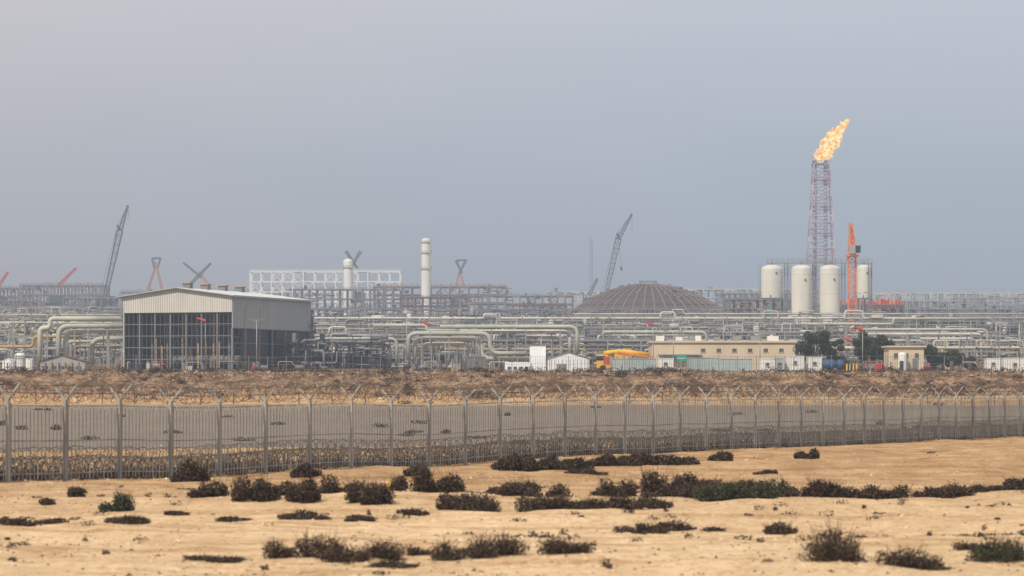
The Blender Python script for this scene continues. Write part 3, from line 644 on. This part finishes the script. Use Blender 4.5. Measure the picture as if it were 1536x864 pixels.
mb.vessel((X(1160,D),D+5,zt+.3),.6,.7,WHITE,14); mb.beam((X(1130,D),D+6,zt),(X(1130,D),D+6,zt+2.2),.08,GREY)
mb.build('office_building')
mb=MB();D=455;x0,x1=X(1333,D),X(1386,D);zb=H(x0,D)-.3;zt=Z(521,D)
mb.bx(x0,x1,D,D+6,zb,zt,STUCCO); mb.bx(x0-.35,x1+.35,D-.35,D+6.35,zt+.003,zt+.25,STUCCO); windows(mb,x0+.3,x1-.3,D,zt-1.6,.6,.7,3); mb.vessel((X(1352,D),D-1.2,zb),.65,2.9,WHITE,14)
mb.bx(x0+3.6,x0+4.5,D-.06,D+.1,zb,zb+2.3,GREY); mb.build('gatehouse')
def gable(mb,x0,x1,y0,y1,z0,ze,zp,m,mr):
    mb.bx(x0,x1,y0,y1,z0,ze,m); xm=(x0+x1)/2; k=len(mb.v)
    for y in(y0,y1): mb.v+=[(x0,y,ze),(x1,y,ze),(xm,y,zp)]
    mb.face([k,k+1,k+2],m);mb.face([k+5,k+4,k+3],m); k=len(mb.v)
    for y in(y0-.25,y1+.25): mb.v+=[(x0-.25,y,ze+.02),(xm,y,zp+.06),(x1+.25,y,ze+.02)]
    mb.face([k,k+1,k+4,k+3],mr);mb.face([k+1,k+2,k+5,k+4],mr)
mb=MB();D=425;zb=H(X(830,D),D)-.2
mb.bx(X(795,D),X(819,D),D+3,D+8,zb,Z(518,D),TENT); mb.bx(X(794,D),X(820,D),D+2.9,D+8.1,Z(518,D)+.003,Z(516.5,D),GREY)
gable(mb,X(821,D),X(884,D),D,D+9,zb,Z(538,D),Z(528,D),TENT,TENT); mb.bx(X(757,D),X(796,D),D+1,D+5,zb,Z(543,D),TENT); mb.bx(X(835,D),X(850,D),D-.04,D+.1,zb,zb+1.5,GREY)
for i in range(12): mb.beam((X(821+i*5.6,D),D-.05,zb),(X(821+i*5.6,D),D-.05,Z(539,D)),.06,CLADR)
windows(mb,X(760,D),X(794,D),D+1,zb+.7,.5,.4,4); mb.build('white_shed')
mb=MB();D=455;zb=H(X(90,D),D)-.2;gable(mb,X(58,D),X(128,D),D,D+6,zb,Z(543,D),Z(533,D),CONC,BROWN)
for i in range(8): mb.beam((X(58+i*10,D),D-.2,zb),(X(58+i*10,D),D-.2,Z(543,D)),.15,GREY)
windows(mb,X(62,D),X(124,D),D,zb+.5,.8,.5,5); mb.build('low_shed')
for px,py,r in((14,548,1.1),(30,538,.9),(44,545,.8)):
    D=450+px;x=X(px,D);z=H(x,D);mb=MB(); mb.vessel((x,D,z-.1),r,Z(py,D)-z+.6,WHITE,16); mb.rail((x-r,D-r,z+1.6),(x+r,D-r,z+1.6),GREY,.7,.7,.06); mb.beam((x+r,D-.3,z),(x+r,D-.3,z+2.6),.1,GREY);mb.build('water_tank')
def cabin(p0,p1,D,h,m,name='site_cabin'):
    mb=MB();x0,x1=X(p0,D),X(p1,D);z=H((x0+x1)/2,D); mb.bx(x0,x1,D,D+2.5,z+.15,z+h,m); mb.bx(x0-.06,x1+.06,D-.06,D+2.56,z+h+.003,z+h+.10,m)
    n=int((x1-x0)/.45)
    for i in range(n+1): mb.bx(x0+(x1-x0)*i/n-.03,x0+(x1-x0)*i/n+.03,D-.05,D-.002,z+.16,z+h,m)
    if (x1-x0)<3.5: windows(mb,x0+.5,x1-.5,D-.04,z+h*.5,.5,.4,1)
    for x in(x0+.3,(x0+x1)/2,x1-.3): mb.box((x,D+1.2,z-.05),(.3,2.2,.42),CONC)
    mb.build(name)
for p0,p1,m in((918,984,PALEB),(987,1010,WHITE),(1032,1078,PALEB),(1079,1128,PALEB),(1140,1162,WHITE),(1163,1176,PALEB),(1179,1206,WHITE),(1212,1232,WHITE),(700,728,GREY),(1480,1500,WHITE),(1505,1540,WHITE)): cabin(p0,p1,412+U(0,6),U(1.75,2.05),m)
mb=MB();D=432;z=H(X(935,D),D);xa,xb=X(895,D),X(974,D)
mb.bx(xa,xb,D,D+2.4,z+.6,z+1.1,YELLOW); mb.bx(xa,xa+1.6,D+.1,D+2.3,z+1.1,z+2.5,YELLOW); mb.bx(xa-.02,xa+1.3,D+.05,D+2.35,z+1.7,z+2.3,GLASS); mb.bx(xa+1.0,xa+1.9,D-.1,D+.05,z+1.2,z+2.2,RED)
mb.bx(xa+2.6,xa+4.6,D+.3,D+2.1,z+1.15,z+2.7,YELLOW)
mb.pipe([(xa+1.0,D+.6,z+2.7),(xa+3.5,D+.6,z+3.0),(xb+.1,D+.6,z+2.5)],.34,YELLOW,8); mb.beam((xa+3,D+.3,z+2.9),(xb+.6,D+.3,z+2.1),.3,ORANGE); mb.bx(xa+4.8,xb-.6,D+.2,D+2.2,z+1.12,z+2.0,OCHRE)
for i in range(7): mb.beam((xa+2+i*.85,D-.05,z+1.1),(xa+2+i*.85,D-.05,z+U(2.0,2.9)),.1,OCHRE)
for i in range(5): 
    for yy in(D+.1,D+2.3): mb.drum((xa+.9+i*1.55,yy,z+.5),.5,.25,BLACK,'y',14)
mb.build('mobile_crane_truck')
mb=MB();D=408;z=H(X(1022,D),D)
for px in(1016,1028): mb.beam((X(px,D),D+.1,z),(X(px,D),D+.1,Z(532,D)),.1,GALV)
mb.bx(X(1014,D),X(1030,D),D-.03,D+.04,Z(542,D),Z(532,D),mat('sign_green',(.03,.33,.26))); mb.bx(X(1016,D),X(1028,D),D-.05,D-.035,Z(538,D),Z(537,D),WHITE); mb.build('site_sign')
mb=MB();D=410;z=H(X(1245,D),D)
mb.drum((X(1245,D),D+1,z+1.0),.75,1.3,BLUE); mb.drum((X(1262,D),D+1.3,z+1.0),.75,.5,BLUE)
for px in(1239,1252): mb.box((X(px,D),D+1,z+.25),(.3,1.4,.55),CONC)
mb.build('fuel_tank')
mb=MB();
for i in range(8):
    x=X(1266,D)+i*.22; mb.bx(x,x+.218,D-.5,D-.2,z,z+1.1,YELLOW if i%2 else BLACK)
mb.build('striped_barrier')
random.seed(31); mb=MB()
for i in range(90):
    px=random.choice((U(150,470),U(600,760),U(1270,1480))); D=U(425,500); x=X(px,D); z=H(x,D); m=random.choice((GREY,DARK,GREY,BROWN,OCHRE,CREAM,BROWN,GALV,DARK,RED)); q=R()
    if q<.35: mb.bx(x,x+U(.4,1.2),D,D+1,z,z+U(.5,1.3),m); mb.bx(x+.1,x+.3,D+.1,D+.3,z,z+U(1.2,2.0),GREY)
    elif q<.5: mb.drum((x,D,z+.6),.35,U(.5,1.2),GREY if m==RED else m); mb.bx(x-.3,x+.3,D-.3,D+.3,z-.1,z+.3,GREY)
    elif q<.8: mb.vessel((x,D,z),.28,U(.8,1.6),GREY if m==RED else m,10)
    else: mb.pipe([(x,D,z),(x,D,z+1.4),(x+U(1,3),D,z+1.4),(x+3.1,D,z)],.08,m,6)
mb.build('yard_equipment')
mb=MB(); D=399
for s in np.arange(-105,110,2.5):
    z=H(s,D); mb.beam((s,D,z-.2),(s,D,z+2.3),.09,GREY)
    for h in(.3,1.2,2.2): mb.beam((s,D,z+h),(s+2.5,D,H(s+2.5,D)+h),.035,GREY,3)
    for k in range(1,8): mb.beam((s+k*.31,D,z),(s+k*.31,D,z+2.2),.03,DARK,3)
mb.build('perimeter_fence')
random.seed(11)
def lamp(px,D,pt):
    mb=MB();x=X(px,D);z=H(x,D);zt=Z(pt,D); mb.beam((x,D,z-.3),(x,D,zt),.22,GALV,8,.12); 
    for sg in(-1,1): mb.beam((x,D,zt-.1),(x+sg*1.0,D,zt+.15),.09,GALV); mb.box((x+sg*1.2,D,zt+.15),(.7,.3,.14),GREY)
    mb.build('street_lamp')
for px,D,pt in((20,560,480),(132,500,494),(385,480,480),(498,520,470),(610,520,470),(668,480,512),(745,560,470),(812,480,500),(905,560,478),(1010,470,498),(1085,560,474),(1140,470,505),(1210,560,470),(1300,480,482),(1375,560,474),(1440,520,480),(1500,560,476),(1536,500,505),(690,620,448),(560,640,452),(1290,640,440)): lamp(px,D,pt)
def windsock(px,py,D):
    mb=MB();x=X(px,D);z=H(x,D);zt=Z(py-3,D); mb.beam((x,D,z-.3),(x,D,zt),.12,GALV,6); k=len(mb.v)
    for i in range(5):
        c=Vector((x-i*.32,D,zt-.25+i*.11)); r=.28*(1-i*.15)
        for j in range(8): t=j*math.pi/4; mb.v.append((c.x,c.y+r*math.cos(t),c.z+r*math.sin(t)))
    for i in range(4):
        for j in range(8): mb.face([k+i*8+j,k+i*8+(j+1)%8,k+i*8+8+(j+1)%8,k+i*8+8+j],RED,True)
    mb.build('windsock')
windsock(308,482,470); windsock(645,488,470); windsock(980,488,480); windsock(1150,462,900); windsock(1278,512,440); windsock(1294,495,440)
mb=MB(); D=900; a=W(1149,488,D); mb.lattice(a,W(1151,460,D),1.2,.8,6,GREEN,.25,.16); mb.bx(a.x-1.5,a.x+1.5,D-1,D+1,H(a.x,D)-.5,a.z,GREEN); mb.build('hoist_tower')
# ------------------------------------------------------------ trees
def tree(px,D,wpx,hpx,seed):
    random.seed(seed); mb=MB();x=X(px,D);z=H(x,D)-.1;w=wpx/F*D;h=hpx/F*D
    mb.beam((x,D,z),(x+.1,D,z+h*.4),.35,BARK,7,.22)
    for i in range(18):
        t=2*math.pi*R(); rr=(R()**.6)*w*.40; cz=z+h*U(.30,.86); cx_=x+rr*math.cos(t); cy=D+rr*math.sin(t)*.8
        mb.beam((x+.05,D,z+h*U(.2,.4)),(cx_,cy,cz),.13,BARK,5,.03); r=U(.09,.16)*w
        leaves(mb,(cx_,cy,cz),r*1.2,r*1.2,r,380,.15,LF,(6,3,1) if cz<z+h*.6 else (3,4,2))
    mb.build('tree')
for px,D,w,h,s in((1222,470,66,66,1),(1248,476,40,52,2),(1300,470,54,64,3),(1325,474,44,55,4),(1402,460,46,42,5),(1428,462,38,32,6),(1270,465,26,20,7),(1455,470,30,24,8)): tree(px,D,w,h,s)
# ------------------------------------------------------------ sky & light
w=bpy.data.worlds.new('World'); bpy.context.scene.world=w; w.use_nodes=True; nt=w.node_tree;N=nt.nodes;K=nt.links; bg=N['Background']; bg.inputs[1].default_value=.1
el=math.radians(46); rot=math.radians(212)
sk=N.new('ShaderNodeTexSky'); sk.sky_type='NISHITA'; sk.sun_disc=False; sk.sun_elevation=el; sk.sun_rotation=rot; sk.dust_density=4; sk.air_density=1.3
tc=N.new('ShaderNodeTexCoord'); sp=N.new('ShaderNodeSeparateXYZ'); K.new(tc.outputs['Generated'],sp.inputs[0])
r=N.new('ShaderNodeValToRGB'); E=r.color_ramp.elements
def lin(c): return tuple(((v/255+.055)/1.055)**2.4 for v in c)+(1,)
E[0].position=0;E[0].color=lin((164,171,180));E[1].position=1;E[1].color=lin((204,206,214))
for p,c in((.03,(166,173,184)),(.075,(176,184,196)),(.125,(194,198,207)),(.3,(204,207,215))): q=E.new(p);q.color=lin(c)
wn=N.new('ShaderNodeTexNoise'); wn.inputs['Scale'].default_value=9; wn.inputs['Detail'].default_value=4
wm=N.new('ShaderNodeMapping'); wm.inputs['Scale'].default_value=(1,1,3.5); K.new(tc.outputs['Generated'],wm.inputs[0]); K.new(wm.outputs[0],wn.inputs[0])
wa=N.new('ShaderNodeMath'); wa.operation='MULTIPLY_ADD'; wa.inputs[1].default_value=.025; K.new(wn.outputs['Fac'],wa.inputs[0]); 
wb_=N.new('ShaderNodeMath'); wb_.operation='SUBTRACT'; wb_.inputs[1].default_value=.0125; K.new(sp.outputs[2],wb_.inputs[0]); K.new(wb_.outputs[0],wa.inputs[2]); K.new(wa.outputs[0],r.inputs[0])
sc_=N.new('ShaderNodeVectorMath');sc_.operation='SCALE';sc_.inputs[3].default_value=10;K.new(r.outputs[0],sc_.inputs[0])
mr=N.new('ShaderNodeMapRange');mr.inputs[1].default_value=-.18;mr.inputs[2].default_value=.08;K.new(sp.outputs[0],mr.inputs[0])
tint=N.new('ShaderNodeMix');tint.data_type='RGBA';tint.inputs[6].default_value=(1.06,1.0,.97,1);tint.inputs[7].default_value=(.975,1,1.025,1);K.new(mr.outputs[0],tint.inputs[0])
mu=N.new('ShaderNodeVectorMath');mu.operation='MULTIPLY';K.new(sc_.outputs[0],mu.inputs[0]);K.new(tint.outputs[2],mu.inputs[1])
mx=N.new('ShaderNodeMix');mx.data_type='RGBA';mx.inputs[0].default_value=.95;K.new(sk.outputs[0],mx.inputs[6]);K.new(mu.outputs[0],mx.inputs[7]);K.new(mx.outputs[2],bg.inputs[0])
sl=bpy.data.lights.new('sun','SUN');sl.energy=3.8;sl.angle=math.radians(2);sl.color=(1,.93,.81);so=bpy.data.objects.new('sun',sl);bpy.context.scene.collection.objects.link(so)
sd=Vector((math.cos(el)*math.sin(rot),math.cos(el)*math.cos(rot),math.sin(el))); so.rotation_euler=sd.to_track_quat('Z','Y').to_euler()
cam=bpy.data.cameras.new('camera');co=bpy.data.objects.new('camera',cam);bpy.context.scene.collection.objects.link(co);co.location=(0,0,CZ);co.rotation_euler=(math.radians(90),0,0)
cam.sensor_width=36;cam.lens=36*F/1536;cam.shift_y=(HY-432)/1536;cam.clip_end=20000;cam.clip_start=.5;cam.dof.use_dof=True;cam.dof.focus_distance=600;cam.dof.aperture_fstop=2.2
bpy.context.scene.camera=co
vs=bpy.context.scene.view_settings; vs.view_transform='Standard';vs.look='None';vs.exposure=0
